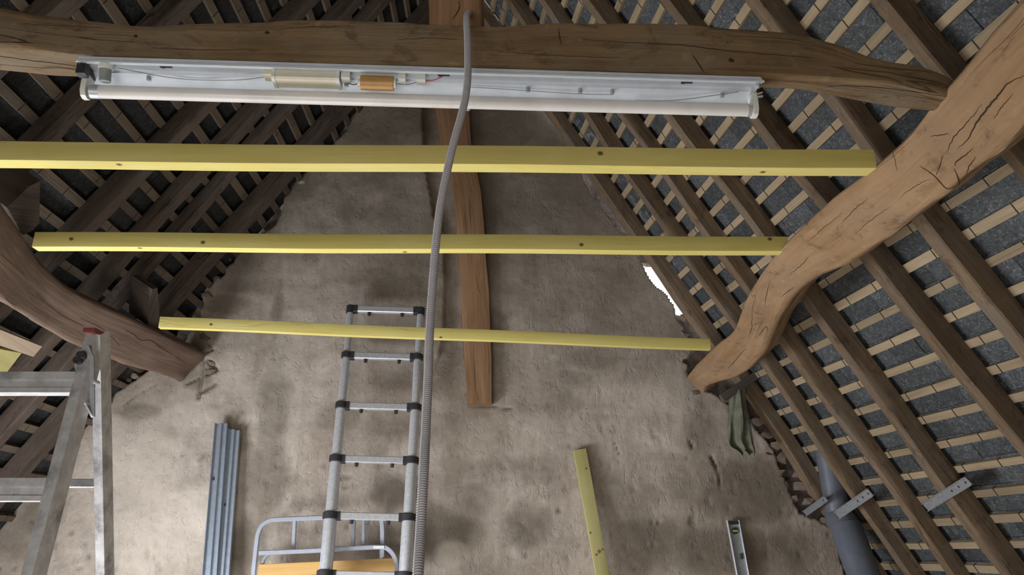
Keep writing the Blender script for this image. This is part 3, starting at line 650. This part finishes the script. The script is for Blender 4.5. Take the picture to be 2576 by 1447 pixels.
# ---------------------------------------------------------------- fluorescent fitting
def fitting():
    ZL = 1.035; a = hz(192, 157, ZL); b = hz(1922, 209, ZL + .0); ex = nz(b - a); ey = nz(A3(-ex[1], ex[0], 0)); ez = A3(0, 0, 1); L = np.linalg.norm(b - a)
    T = thing('fluorescent_fitting', a + ex * L / 2, 'white open fluorescent batten fitting with a single bare tube under the tie beam', 'light')
    P = lambda x, y, z: a + ex * x + ey * y + ez * z
    def ext(name, sec, x0, x1, mat, lab=None):
        m = M(); m.ring_tube([[P(x, y, z) for y, z in sec] for x in (x0, x1)], smooth=False); o = m.build(name, mat, T)
        if lab: o['label'] = lab
        return o
    # folded tray: thick profile (y away, z up)
    ext('tray', [(-.001, .000), (.004, .000), (.0045, .007), (.040, .009), (.043, .004), (.046, .005), (.078, -.012), (.082, -.020), (.084, -.020), (.082, -.008), (.048, .011), (.0, .0135), (-.001, .0135)], .004, L - .004, WHITE)
    ext('tray_lip', [(-.004, .0005), (-.0005, .0005), (-.0005, .0058), (-.004, .0058)], 0, L, WHITE)
    ext('tray_lip', [(-.003, .0078), (.0, .0078), (.0, .0145), (-.003, .0145)], .004, L - .008, WHITE)
    # tube with metal end caps
    zc, yc, r = -.045, .045, .0150
    m = M(); m.tube([P(.038, yc, zc), P(L - .028, yc, zc)], r, 24); m.build('tube', TUBEW, T)
    for x0, x1 in ((.020, .040), (L - .03, L - .014)):
        m = M(); m.tube([P(x0, yc, zc), P(x1, yc, zc)], r + .0006, 24); m.build('tube_cap', ALU, T)
    for x, s in ((.008, 1), (L - .012, -1)):
        prof = [(.030, -.004), (.060, -.004), (.062, -.030), (.063, -.050), (.056, -.061), (.045, -.064), (.034, -.061), (.028, -.050), (.027, -.03)]
        m = M(); m.ring_tube([[P(x + s * q, y, z) for y, z in prof] for q in (-.005, .0065)], smooth=False); o = m.build('lamp_holder', HOLD, T)
        m = M(); m.box(P(x + s * .004, .03, .003), ex, ey, ez, .004, .03, .011); m.build('end_plate', DARKM if s > 0 else WHITE, T)
        if s > 0:
            m = M(); m.box(P(x + .003, .012, -.012), ex, ey, ez, .010, .010, .013); m.build('end_bracket', DARKM, T)
        else:
            for k in (0, 1):
                m = M(); m.bar(P(x + .002, .03, -.012 - k * .007), P(x + .018, .03, -.006 - k * .010), .006, .0025, ey); m.build('clip', WHITE, T)
    pos = lambda px: L * (px - 192) / (1922 - 192) + (.0)
    # starter, ballast, capacitor, terminals
    s0 = pos(262); m = M(); m.tube([P(s0 - .004, .012, -.004), P(s0 - .004, .02, -.034)], [.0125, .0125], 18); o = m.build('starter', GREY, T); o['label'] = 'grey starter canister'
    m = M(); m.tube([P(s0 - .002, .010, .004), P(s0 - .003, .013, -.006)], .0165, 18); m.build('starter_socket', HOLD, T)
    x0, x1 = pos(672), pos(832); m = M(); m.box(P((x0 + x1) / 2, .026, -.008), ex, ey, ez, (x1 - x0) / 2, .021, .013, .004); b_ = m.build('ballast', CREAM, T)
    for x in (x0, x1):
        m = M(); m.box(P(x, .026, -.008), ex, ey, ez, .004, .023, .0145, .004); m.build('ballast_cap', HOLD, b_)
    m = M(); m.box(P(x0 - .012, .022, -.002), ex, ey, ez, .012, .014, .008); m.build('ballast_terminal', CREAM, T)
    x0, x1 = pos(888), pos(970); m = M(); m.tube([P(x0, .022, -.016), P(x1, .022, -.016)], .0165, 24); m.build('capacitor', BROWN, T)
    m = M(); m.tube([P(x1, .022, -.016), P(x1 + .006, .022, -.016)], .012, 16); m.build('capacitor_clip', HOLD, T)
    m = M(); m.tube([P(x0 - .007, .022, -.016), P(x0, .022, -.016)], .009, 16); m.build('capacitor_clip', HOLD, T)
    for px, l in ((850, .010), (992, .008), (1040, .010)):
        m = M(); m.box(P(pos(px), .020, -.004), ex, ey, ez, l, .011, .009, .002); m.build('terminal_block', HOLD, T)
    for px in (345, 820 + 25, 1315, 1452, 1537, 1830):
        m = M(); m.tube([P(pos(px), .052, .004), P(pos(px), .054, -.006)], [.0055, .0045], 10); m.build('spring_clip', GREY, T)
    for px in (397, 1722, 1093):
        m = M(); k = pos(px)
        m.tube([P(k - .004, .018, .0086), P(k - .004, .0182, .0066)], .0062, 14); m.box(P(k + .008, .018, .0076), ex, ey, ez, .009, .0025, .001); o = m.build('keyhole', BLK, T); o['label'] = 'dark keyhole fixing slot'
    def wire(pts, mat, r=.0011):
        m = M(); m.tube(resample([P(*q) for q in pts], 24), r, 6); m.build('wire', mat, T)
    wire([(s0 + .02, .02, .002), (pos(420), .05, -.001), (pos(560), .048, -.002), (pos(660), .03, .0)], WIRE, .0009)
    wire([(pos(1045), .02, -.005), (pos(1070), .019, -.006), (pos(1093), .018, .004)], REDW)
    wire([(pos(1150), .05, .0), (pos(1350), .055, -.004), (pos(1450), .057, -.006), (pos(1540), .056, -.006)], WIRE, .0009)
    wire([(pos(1600), .066, -.014), (pos(1700), .064, -.012), (pos(1800), .052, -.004), (pos(1870), .04, .002)], WIRE, .0011)
    wire([(pos(850), .03, -.01), (pos(868), .028, -.018), (pos(885), .022, -.016)], BLK)
    wire([(pos(975), .022, -.016), (pos(1005), .03, -.012), (pos(1035), .022, -.008)], WIRE)
fitting()

# ---------------------------------------------------------------- grey corrugated conduit
def conduit():
    k = [A3(-.12, 1.85, 1.16), A3(-.11, 1.66, 1.20), hd(1185, 43, 1.90), hd(1174, 42, 1.79), hd(1176, 95, 1.70), hd(1177, 150, 1.63), hd(1176, 200, 1.57), hd(1170, 250, 1.53), hd(1158, 300, 1.50), hd(1140, 365, 1.47), hd(1121, 450, 1.44),
         hd(1106, 530, 1.41), hd(1096, 620, 1.38), hd(1088, 720, 1.35), hd(1081, 830, 1.31), hd(1077, 950, 1.26), hd(1071, 1080, 1.20), hd(1065, 1200, 1.13), hd(1058, 1330, 1.08), hd(1051, 1460, 1.02), hd(1045, 1620, .98), A3(-.14, .93, -.7), A3(-.16, .9, -1.3), A3(-.2, .95, -1.585)]
    pts = resample(k, 500); dn = []; L = 0; out = []
    d = [0]
    for i in range(1, len(pts)): d.append(d[-1] + np.linalg.norm(pts[i] - pts[i - 1]))
    d = np.array(d); A = np.array(pts); n = int(d[-1] / .0019); s = np.linspace(0, d[-1], n)
    out = np.stack([np.interp(s, d, A[:, j]) for j in range(3)], 1)
    r = [.0074 + (.00045 if (i // 1) % 2 else -.00045) for i in range(n)]
    m = M(); m.tube(list(out), r, 10); tag(m.build('conduit', HOSE), 'grey corrugated conduit hanging over the tie beam down the middle', 'conduit')
conduit()

# ---------------------------------------------------------------- telescopic ladder
def tele():
    top = A3(0, 4.86, 1.50); up = nz(A3(0, .17, 1.63)); N = nz(np.cross(WD, up)); Pp = top
    H = lambda x, y: hit(x, y, Pp, N)
    T = thing('telescopic_ladder', A3(-.5, 4.55, -1.6), 'aluminium telescopic ladder with black joints leaning on the gable wall', 'ladder')
    ys = [780, 897, 1023, 1157, 1300, 1447]; lx = [882, 872, 859, 846, 832, 819]; rx = [1058, 1051, 1045, 1037, 1028, 1019]
    Lp = [H(x, y - 2) for x, y in zip(lx, ys)]; Rp = [H(x, y + 3) for x, y in zip(rx, ys)]
    # carry on down to the floor with the same spacing
    for Q in (Lp, Rp):
        stp = Q[-1] - Q[-2]
        while Q[-1][2] - .3 > -1.35: Q.append(Q[-1] + stp)
        e = (-1.59 - Q[-1][2]) / stp[2]; Q.append(Q[-1] + stp * e)
    for Q in (Lp, Rp):
        for i in range(len(Q) - 1):
            r = .0210 + .0042 * i; m = M(); m.tube([Q[i] + nz(Q[i + 1] - Q[i]) * .012, Q[i + 1]], min(r, .046), 20); m.build('rail_tube', ALU, T)
        m = M(); m.tube([Q[0] - nz(Q[1] - Q[0]) * .026, Q[0] - nz(Q[1] - Q[0]) * .020, Q[0] + nz(Q[1] - Q[0]) * .03], [.019, .028, .028], 16); m.build('top_cap', BLK, T)
        for i in range(1, len(Q) - 1):
            r = min(.0210 + .0042 * i, .046); u = nz(Q[i + 1] - Q[i]); m = M(); m.tube([Q[i] - u * .022, Q[i] - u * .018, Q[i] + u * .016, Q[i] + u * .02], [r + .003, r + .0085, r + .0085, r + .004], 18); m.build('joint_collar', BLK, T)
    for i in range(len(Lp) - 1):
        a, b = Lp[i], Rp[i]; ex = nz(b - a); r = .02 + .0026 * i
        m = M(); m.bar(a + ex * r, b - ex * r, .040, .036, up, .004); o = m.build('rung', ALU, T)
        for s in (-1, 1):
            q = (a if s < 0 else b) - ex * s * (r + .012); m = M(); m.box(q, ex, up, N, .014, .024, .022, .003); m.build('rung_block', BLK, T)
        for t in (.27, .74):
            c = a + (b - a) * t - up * .030; m = M(); m.tube([c + up * .012, c - up * .012], [.013, .010], 10); m.build('release_peg', BLK, o)
tele()

# ---------------------------------------------------------------- step ladder at the left
def stepladder():
    T = thing('step_ladder', A3(-1.3, 2.1, -1.6), 'scuffed aluminium step ladder standing open at the left edge', 'ladder')
    # front stile (slanting), channel section
    a, b = hd(228, 842, 2.12), hd(66, 1447, 1.86); dn = nz(b - a); c = b + dn * 1.62
    side = A3(1, 0, 0)
    def stile(p0, p1, w_, dep, name):
        ex = nz(p1 - p0); ey = nz(side - ex * np.dot(side, ex)); ez = np.cross(ex, ey)
        if ez[1] < 0: ez = -ez
        # C profile: front flange, outer web, back flange
        t = .003; sec = [(-w_, 0), (w_, 0), (w_, dep), (-w_, dep), (-w_, dep - t), (w_ - t, dep - t), (w_ - t, t), (-w_, t)]
        m = M(); m.ring_tube([[p + ey * q[0] + ez * q[1] for q in sec] for p in (p0, p1)], smooth=False); return m.build(name, STEP, T)
    stile(a, c, .014, .062, 'stile'); 
    a2, b2 = hd(240, 842, 2.13), hd(252, 1447, 2.22); d2 = nz(b2 - a2); c2 = b2 + d2 * 1.1; c2 = a2 + (c2 - a2) * ((-1.6 - a2[2]) / (c2 - a2)[2])
    stile(a2, c2, .0125, .055, 'rear_stile')
    m = M(); m.box(a + dn * -.004 + A3(-.004, .02, .008), A3(1, 0, 0), A3(0, 1, 0), A3(0, 0, 1), .016, .026, .007, .003); m.build('stile_cap', RED, T)
    # matching stiles on the far left side of the ladder (outside the frame)
    W_ = .46
    stile(a - A3(W_, 0, 0), c - A3(W_ + .05, 0, 0), .014, .062, 'stile'); stile(a2 - A3(W_, 0, 0), c2 - A3(W_ + .05, 0, 0), .0125, .055, 'rear_stile')
    # treads: lipped channels facing the climber
    def tread(px, py, d, x0, x1, hgt, name='tread', mat=STEP):
        p = hd(px, py, d); L = []
        secs = [(0, 0), (.075, .0), (.075, -.004), (.010, -.004), (.010, -hgt + .004), (.045, -hgt + .004), (.045, -hgt), (-.004, -hgt), (-.004, -hgt + .013), (.006, -hgt + .013), (.006, -.020), (-.004, -.020), (-.004, 0)]
        m = M(); m.ring_tube([[A3(x, p[1] + y, p[2] + z) for y, z in secs] for x in (x0, x1)], smooth=False); return m.build(name, mat, T)
    fx = lambda y: hd(*np.array([np.interp(y, [842, 1447], [228, 66]), y]), np.interp(y, [842, 1447], [2.12, 1.86]))
    for y in (936, 1203, 1487, 1790):
        q = fx(y); tread(np.interp(y, [842, 1447], [228, 66]), y, np.interp(y, [842, 1447], [2.12, 1.86]), q[0] - W_ - .02, q[0] - .012, .056)
    for y in (1203, 1500):
        q = hd(245, y, 2.2); m = M(); m.bar(A3(q[0] - W_ + .0, q[1] + .03, q[2] - .012), A3(q[0] - .008, q[1] + .03, q[2] - .012), .024, .020, A3(0, 0, 1), .002); m.build('rear_rung', STEP, T)
    # hinge gusset with bolts and the folding stay
    G = lambda x, y, d=2.09: hd(x, y, d)
    m = M(); m.prism([G(196, 884), G(222, 868), G(236, 900), G(238, 1048), (G(228, 1040)), G(206, 1000), G(190, 945), G(186, 905)], A3(0, .004, 0)); m.build('hinge_plate', GALV2, T)
    for x, y, r in ((200, 892, .010), (192, 905, .010), (232, 958, .006), (209, 1012, .006)):
        c = G(x, y, 2.07); m = M(); m.tube([c, c + A3(0, .03, 0)], r, 12); m.build('bolt', DARKM if r > .008 else ALU, T)
    m = M(); m.bar(G(210, 1010, 2.075), G(233, 1050, 2.09), .006, .003, A3(1, 0, 0)); m.build('stay_link', ALU, T)
stepladder()

# ---------------------------------------------------------------- things leaning on the gable wall
def lean_frame(topx, topy, offtop, tilt):
    """plane through the wall point, leaning out towards the floor"""
    P = onwall(topx, topy, offtop); up = nz(A3(0, tilt, 1)); up = nz(up - 0); N = nz(np.cross(WD, up)); return P, N, up
def channel(name, tl, tr_, bl, br, off, label, holes):
    P, N, up = lean_frame(*tl, off, .07); H = lambda q: hit(*q, P, N)
    a, b, c, d = H(tl), H(tr_), H(br), H(bl); k = (-1.58 - c[2]) / (c[2] - b[2]); k2 = (-1.58 - d[2]) / (d[2] - a[2])
    c = c + (c - b) * k; d = d + (d - a) * k2
    T = thing(name, A3((c[0] + d[0]) / 2, c[1], -1.58), label, 'metal profile', 'galvanised stud profiles leaning on the wall')
    if N[1] > 0: N = -N
    sec = [(0, 0), (.05, .0), (.06, -.008), (.30, -.008), (.34, .004), (.55, .004), (.58, -.010), (.86, -.010), (.92, .0), (1.0, .0), (1.0, -.032), (.96, -.032), (.0, -.032)]
    def ring(l, r): w_ = r - l; return [l + w_ * u + N * (h * 1.0 + .012) for u, h in sec]
    m = M(); m.ring_tube([ring(a, b), ring(d, c)], smooth=False); m.build('web', GALV, T)
    m = M(); m.bar(a + N * .014, d + N * .014, .0035, .012, WD); m.build('flange', GALV, T)
    m = M(); m.bar(b + N * .010, c + N * .010, .0035, .018, WD); m.build('flange', GALV, T)
    for x, y, r in holes:
        q = hit(x, y, P + N * .012, N); m = M(); m.tube([q, q + N * .002], r, 12); m.build('punched_hole', DARKM, T)
channel('metal_stud', (543, 1066), (573, 1066), (511, 1447), (546, 1447), .045, 'galvanised steel stud profile leaning on the wall, the left and taller one', [(538, 1205, .010)])
channel('metal_stud', (576, 1080), (604, 1084), (546, 1447), (577, 1447), .03, 'galvanised steel stud profile leaning on the wall, the right and shorter one', [(567, 1270, .009)])

def leaning_board():
    P, N, up = lean_frame(1458, 1130, .045, .10)
    if N[1] > 0: N = -N
    H = lambda x, y: hit(x, y, P, N); a, b, c, d = H(1443, 1133), H(1475, 1128), H(1533, 1447), H(1500, 1447)
    k = (-1.59 - c[2]) / (c[2] - b[2]); c = c + (c - b) * k; d = d + (d - a) * ((-1.59 - d[2]) / (d[2] - a[2]))
    n = 20; rings = []
    for i in range(n + 1):
        l = a + (d - a) * i / n; r = b + (c - b) * i / n; rings.append(roundsec([l, r, r - N * .034, l - N * .034 - WD * .0], [.003] * 4, n=2, sub=1))
    T = thing('leaning_board', A3((c[0] + d[0]) / 2, c[1], -1.59), 'short greenish pine board leaning on the wall right of the conduit', 'board')
    m = M(); m.ring_tube(rings, smooth=False); m.build('board', YEL2, T)
    for x, y, r in ((1507, 1388, .012), (1500, 1396, .008), (1515, 1383, .008)):
        q = hit(x, y, P + N * .001, N); m = M(); m.tube([q - N * .004, q + N * .0015], [r, r * .8], 9); m.build('knot', POST, T)
leaning_board()

def level():
    P, N, up = lean_frame(1842, 1308, .04, .05)
    if N[1] > 0: N = -N
    H = lambda x, y: hit(x, y, P, N); a, b, c, d = H(1828, 1310), H(1857, 1309), H(1882, 1447), H(1853, 1447)
    b = a + (b - a); k = 1.5; c = c + (c - b) * k; d = d + (d - a) * k
    T = thing('spirit_level', (c + d) / 2, 'aluminium spirit level leaning against the plaster at the lower right', 'level')
    m = M(); m.ring_tube([[p, q, q - N * .01, p - N * .01] for p, q in ((a, b), (d, c))], smooth=False); m.build('web', GREY, T)
    for p, q in ((a, d), (b, c)):
        m = M(); m.bar(p + N * .004, q + N * .004, .007, .024, WD, .001); m.build('rail', ALU, T)
    e = a + (d - a) * .02; f = b + (c - b) * .02
    m = M(); m.bar(e + N * .004, f + N * .004, .018, .020, up); m.build('end_block', BLK, T)
    c0 = H(1848, 1336); m = M(); rr = .020
    m.tube([c0 + N * .002, c0 + N * .010], rr, 20); o = m.build('vial_ring', BLK, T)
    m = M(); m.tube([c0 - WD * .015 + N * .012, c0 + WD * .015 + N * .012], .006, 12); m.build('vial', VIAL, T)
    c1 = H(1865, 1400); m = M(); m.tube([c1 + N * .0015 + up * .016, c1 + N * .0015 - up * .016], .009, 10); m.build('hand_hole', BLK, T)
level()

# ---------------------------------------------------------------- folded bed frame
def bed():
    P = WP - WN * .15; H = lambda x, y: hit(x, y, P, WN); H2 = lambda x, y: hit(x, y, P - WN * .05, WN)
    T = thing('folding_bed_frame', A3(-.9, 4.7, -1.6), 'grey tubular bed frame with a wooden slat stood behind the ladder', 'bed frame')
    def tb(name, pts, w_=.026, n=40, sq=True, HH=H, mat=BEDM):
        k = resample([HH(*p) for p in pts], n) if len(pts) > 2 else [HH(*p) for p in pts]
        m = M(); rings = []
        for i, p in enumerate(k):
            t = nz(k[min(i + 1, len(k) - 1)] - k[max(i - 1, 0)]); s = nz(np.cross(t, WN)); h = w_ / 2; b = .004
            rings.append([p + s * u + WN * v for u, v in [(-h + b, -h), (h - b, -h), (h, -h + b), (h, h - b), (h - b, h), (-h + b, h), (-h, h - b), (-h, -h + b)]])
        m.ring_tube(rings, smooth=False); return m.build(name, mat, T)
    tb('outer_tube', [(633, 1560), (638, 1447), (647, 1360), (651, 1340), (660, 1322), (680, 1310), (705, 1307), (860, 1301), (945, 1298), (958, 1306), (962, 1330), (962, 1402)])
    tb('cross_tube', [(652, 1391), (780, 1386), (900, 1379), (960, 1377), (978, 1383), (992, 1400), (998, 1425), (1000, 1500), (1000, 1620)], HH=H2)
    for x, x2 in ((742, 738), (890, 888), (914, 914)):
        tb('upright', [(x, 1306), (x2, 1384)], .022)
    tb('lower_upright', [(960, 1385), (958, 1560)], .022)
    tb('corner_brace', [(660, 1422), (664, 1408), (674, 1396), (688, 1392)], .018, 12, mat=GREY)
    m = M(); m.box((H2(945, 1377) + H2(962, 1377)) / 2 - WN * .016, WD, A3(0, 0, 1), WN, .03, .008, .002); o = m.build('hinge_strap', ALU, T)
    a, b = H(652, 1436), H(996, 1420); m = M(); m.bar(a - WN * .012, b - WN * .012, .07, .012, A3(0, 0, 1), .002); o = m.build('slat', SLAT, T); o['label'] = 'honey-coloured wooden slat'
    a, b = H(650, 1462), H(996, 1447); m = M(); m.bar(a + WN * .01, b + WN * .01, .03, .02, A3(0, 0, 1)); m.build('lower_rail', POST, T)
bed()

# ---------------------------------------------------------------- pipe, straps, cloth and odd pieces on the right slope
def on_slope(x, y, k): return hit(x, y, RO, RNn) * k
def pipe():
    T = thing('vent_pipe', on_slope(2200, 1500, .9), 'grey plastic pipe rising through the rafters beside the gable at the lower right', 'pipe')
    a, b = on_slope(2080, 1130, 1.03), on_slope(2110, 1302, .955); c = on_slope(2122, 1312, .95); d = on_slope(2200, 1520, .86); e = d + (d - c) * 1.2
    m = M(); m.tube([a, a + (b - a) * .5, b], [.072, .072, .072], 32); m.build('upper_pipe', PVC, T)
    u = nz(d - c); m = M(); m.tube([b - u * .03, b + u * .005, c + u * .03, c + u * .04], [.074, .086, .086, .086], 32); m.build('socket', PVC, T)
    m = M(); m.tube([c + u * .03, d, e], .092, 32); m.build('lower_pipe', PVC, T)
pipe()
def strap(p, q, k0, k1, w_, label, holes=4):
    a, b = on_slope(*p, k0), on_slope(*q, k1); N = RNn
    T = thing('steel_strap', (a + b) / 2, label, 'bracket', 'old perforated steel brackets on the rafters'); ex = nz(b - a)
    m = M(); s = nz(np.cross(ex, N)); m.bar(a, b, w_, .004, s); m.bar(a + s * w_ / 2, b + s * w_ / 2, .004, .016, s); m.bar(a - s * w_ / 2, b - s * w_ / 2, .004, .016, s); m.build('angle', GALV2, T)
    for i in range(holes):
        t = .06 + .3 * i / max(1, holes - 1) if holes > 1 else .1; c = b - (b - a) * t; m = M(); m.tube([c + N * .001, c + N * .0035], .006, 10); m.build('screw_hole', DARKM, T)
strap((2022, 1294), (2078, 1254), .925, .925, .034, 'short steel bracket left of the grey plastic pipe', 1)
strap((2106, 1296), (2190, 1238), .915, .935, .045, 'steel bracket crossing in front of the grey plastic pipe', 3)
strap((2328, 1276), (2437, 1209), .95, .95, .042, 'steel bracket across the rafter farther right of the grey pipe', 3)

def cloth():
    # bag hanging from a nail: outline on a plane just before the wall
    P = WP - WN * .13; n, k = 26, 15; L = [(1836, 985), (1833, 1040), (1832, 1080), (1831, 1122), (1848, 1135), (1862, 1147)]; R = [(1872, 972), (1880, 1020), (1888, 1060), (1894, 1100), (1898, 1132), (1898, 1146)]
    Ls, Rs = resample(L, n), resample(R, n); v = []
    m = M()
    for i in range(n):
        for j in range(k):
            t = j / (k - 1); q = Ls[i] * (1 - t) + Rs[i] * t; p = hit(q[0], q[1], P, WN)
            s = i / n; f = .02 * math.sin(t * 15 + s * 2.5) * (.5 + s) + .012 * math.sin(t * 7 - s * 6) + .008 * float(vnoise(np.array([t * 6.]), np.array([s * 9.]), 2, 4)[0])
            m.v.append(tuple(p - WN * (f + .04 * math.sin(math.pi * t))))
    for i in range(n - 1):
        for j in range(k - 1):
            a = i * k + j; m.face((a, a + 1, a + k + 1, a + k), None, True)
    o = m.build('cloth_bag', CLOTH); md = o.modifiers.new('t', 'SOLIDIFY'); md.thickness = .003; tag(o, 'crumpled olive cloth hanging below the end of the crooked purlin', 'cloth')
    a, b = onwall(1816, 1002, .16), onwall(1912, 938, .16)
    m = M(); m.bar(a, b, .05, .03, A3(0, 0, 1), .004); tag(m.build('wood_offcut', wood('dark_offcut', (.12, .10, .08), (.06, .05, .04), (.16, .14, .11), vary=.02)), 'dark wooden offcut lying under the right purlin end, above the cloth', 'offcut')
cloth()

# left side: boards and cleats seen past the left purlin
def lslope(x, y, off): return hit(x, y, LO + LNn * off, LNn)
m = M(); m.prism([lslope(-60, 806, .13), lslope(106, 872, .13), lslope(84, 898, .13), lslope(-60, 850, .13)], -LNn * .025); tag(m.build('pale_board', BOARD), 'pale board end seen behind the step ladder at the left edge', 'board')
m = M(); m.prism([lslope(-60, 868, .12), lslope(54, 889, .12), lslope(18, 936, .12), lslope(-60, 940, .12)], -LNn * .03); tag(m.build('yellow_offcut', YEL2), 'yellow pine offcut just below the pale board at the left edge', 'offcut')
for pts, lab in (([(18, 522), (72, 470), (101, 455), (99, 560), (84, 578), (60, 592)], 'grey timber cleat standing above the left purlin, left of the middle joist'),
                 ([(372, 820), (376, 760), (384, 728), (396, 724), (400, 770), (402, 830)], 'grey timber cleat above the left purlin beside the farthest joist')):
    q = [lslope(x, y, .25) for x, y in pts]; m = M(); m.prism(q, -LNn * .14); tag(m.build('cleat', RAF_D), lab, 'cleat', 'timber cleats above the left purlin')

# ridge beam closing the top of the roof
def ridge_pt(v):
    P = RO + RV * v; return P + RU * ridge_u(RO, RV, RU, v, LO, LNn)
a, b = ridge_pt(.25), ridge_pt(-6.2)
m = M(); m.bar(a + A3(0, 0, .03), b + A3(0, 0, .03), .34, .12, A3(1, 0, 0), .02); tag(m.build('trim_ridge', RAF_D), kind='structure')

# drying cracks, scarf edges and knots on the old timbers, laid on the real surface
from mathutils.bvhtree import BVHTree
CRK = plain('crack_dark', (.055, .034, .02), .95, 0, 60, .2, spec=.1)
def surf(o):
    me = o.data; org = ORG[o.name]
    return BVHTree.FromPolygons([tuple(A3(*v.co) + org) for v in me.vertices], [tuple(p.vertices) for p in me.polygons])
def crack(o, bv, pts, w_, seed=0, name='crack', mat=None):
    k = resample([A3(x, y, 0) for x, y in pts], max(8, 6 * len(pts))); P = []
    for i, q in enumerate(k):
        j = .9 * (random.Random(seed * 100 + i).random() - .5) * 2.2
        r = ray(q[0] + j, q[1] + j); h = bv.ray_cast(Vector((0, 0, 0)), Vector(tuple(nz(r))))
        if h[0] is not None: P.append((A3(*h[0]), A3(*h[1])))
    if len(P) < 3: return
    m = M(); n = len(P); rings = []
    for i, (p, nn) in enumerate(P):
        if np.dot(nn, p) > 0: nn = -nn
        t = nz(P[min(i + 1, n - 1)][0] - P[max(i - 1, 0)][0]); s = nz(np.cross(t, nn)); ww = w_ * (.15 + math.sin(math.pi * (i + .3) / (n - .4))) * .5
        rings.append([p - s * ww + nn * .0003, p + nn * .0012, p + s * ww + nn * .0003, p - nn * .004])
    m.ring_tube(rings, smooth=False); m.build(name, mat or CRK, o)
def cracks(o, L, knots=()):
    bv = surf(o)
    for i, (w_, pts) in enumerate(L): crack(o, bv, pts, w_ * .62, i)
    for i, (x, y, r) in enumerate(knots): crack(o, bv, [(x - r, y + r * .2), (x - r * .3, y - r * .25), (x + r * .3, y + r * .3), (x + r, y - r * .1)], r * 1.3 / F * 2.2, 50 + i, 'knot')
D = bpy.data.objects
cracks(D['purlin'], [(.007, [(2575, 191), (2536, 210), (2511, 241), (2486, 269), (2458, 307), (2436, 349), (2409, 374)]), (.004, [(2381, 385), (2389, 366), (2403, 341), (2436, 305), (2470, 262)]), (.005, [(2403, 418), (2406, 407), (2425, 393), (2450, 371)]),
    (.006, [(2400, 424), (2409, 443), (2413, 465)]), (.007, [(2315, 418), (2351, 443), (2381, 474), (2403, 468)]), (.0025, [(2246, 382), (2252, 405), (2257, 428)]), (.004, [(2342, 343), (2365, 340), (2387, 336)]), (.004, [(2355, 440), (2362, 425), (2368, 405), (2372, 392)]),
    (.003, [(2117, 563), (2147, 530), (2183, 500)]), (.003, [(1983, 694), (2016, 667), (2036, 645)]), (.004, [(1923, 774), (1930, 734), (1938, 706)]), (.005, [(1831, 927), (1850, 907), (1878, 875)]), (.003, [(1896, 784), (1906, 788), (1918, 791)]), (.004, [(1966, 747), (1980, 735), (1998, 722)]),
    (.0025, [(2030, 610), (2070, 575), (2120, 535)]), (.0025, [(2150, 590), (2190, 555), (2240, 520)]), (.0025, [(2260, 500), (2300, 470), (2340, 450)]), (.004, [(2430, 440), (2440, 415), (2455, 395)]), (.003, [(2500, 300), (2520, 270), (2550, 235)]), (.0022, [(1900, 850), (1912, 820), (1925, 800)])],
    [])
cracks(D['tie_beam'], [(.0035, [(1465, 100), (1600, 108), (1720, 114), (1800, 124), (1950, 138), (2040, 146)]), (.005, [(1742, 138), (1758, 162), (1772, 184)]), (.0015, [(240, 86), (290, 88), (340, 92)]), (.004, [(0, 141), (60, 150), (120, 157), (195, 166)]),
    (.002, [(2083, 217), (2150, 216), (2237, 222), (2380, 243)]), (.0025, [(2150, 160), (2250, 172), (2340, 182)]), (.0018, [(700, 75), (780, 68), (860, 70)]), (.0018, [(1000, 100), (1080, 96), (1150, 100)]), (.0018, [(1250, 130), (1400, 140), (1560, 146)]), (.002, [(380, 120), (520, 126), (640, 124)]),
    (.004, [(1405, 70), (1408, 95), (1412, 112)]), (.0018, [(1830, 90), (1950, 96), (2050, 108)]), (.002, [(60, 60), (160, 66), (260, 70)])],
    [(342, 91, 4), (672, 82, 5), (1840, 152, 6)])
cracks(D['purlin.001'], [(.006, [(314, 831), (334, 841), (354, 856), (381, 857), (407, 877), (467, 914)]), (.003, [(0, 640), (33, 667), (60, 694)]), (.0025, [(90, 740), (150, 790), (210, 820)]), (.0025, [(200, 800), (260, 830), (300, 870)])])
cracks(D['ridge_post'], [(.004, [(1180, 493), (1183, 530), (1184, 573)]), (.004, [(1197, 690), (1201, 715), (1207, 738)]), (.003, [(1190, 870), (1193, 920), (1196, 990)]), (.003, [(1215, 640), (1218, 700), (1222, 780)])])
cracks(D['king_post'], [(.004, [(1154, 2), (1156, 18), (1148, 36), (1138, 48)])])
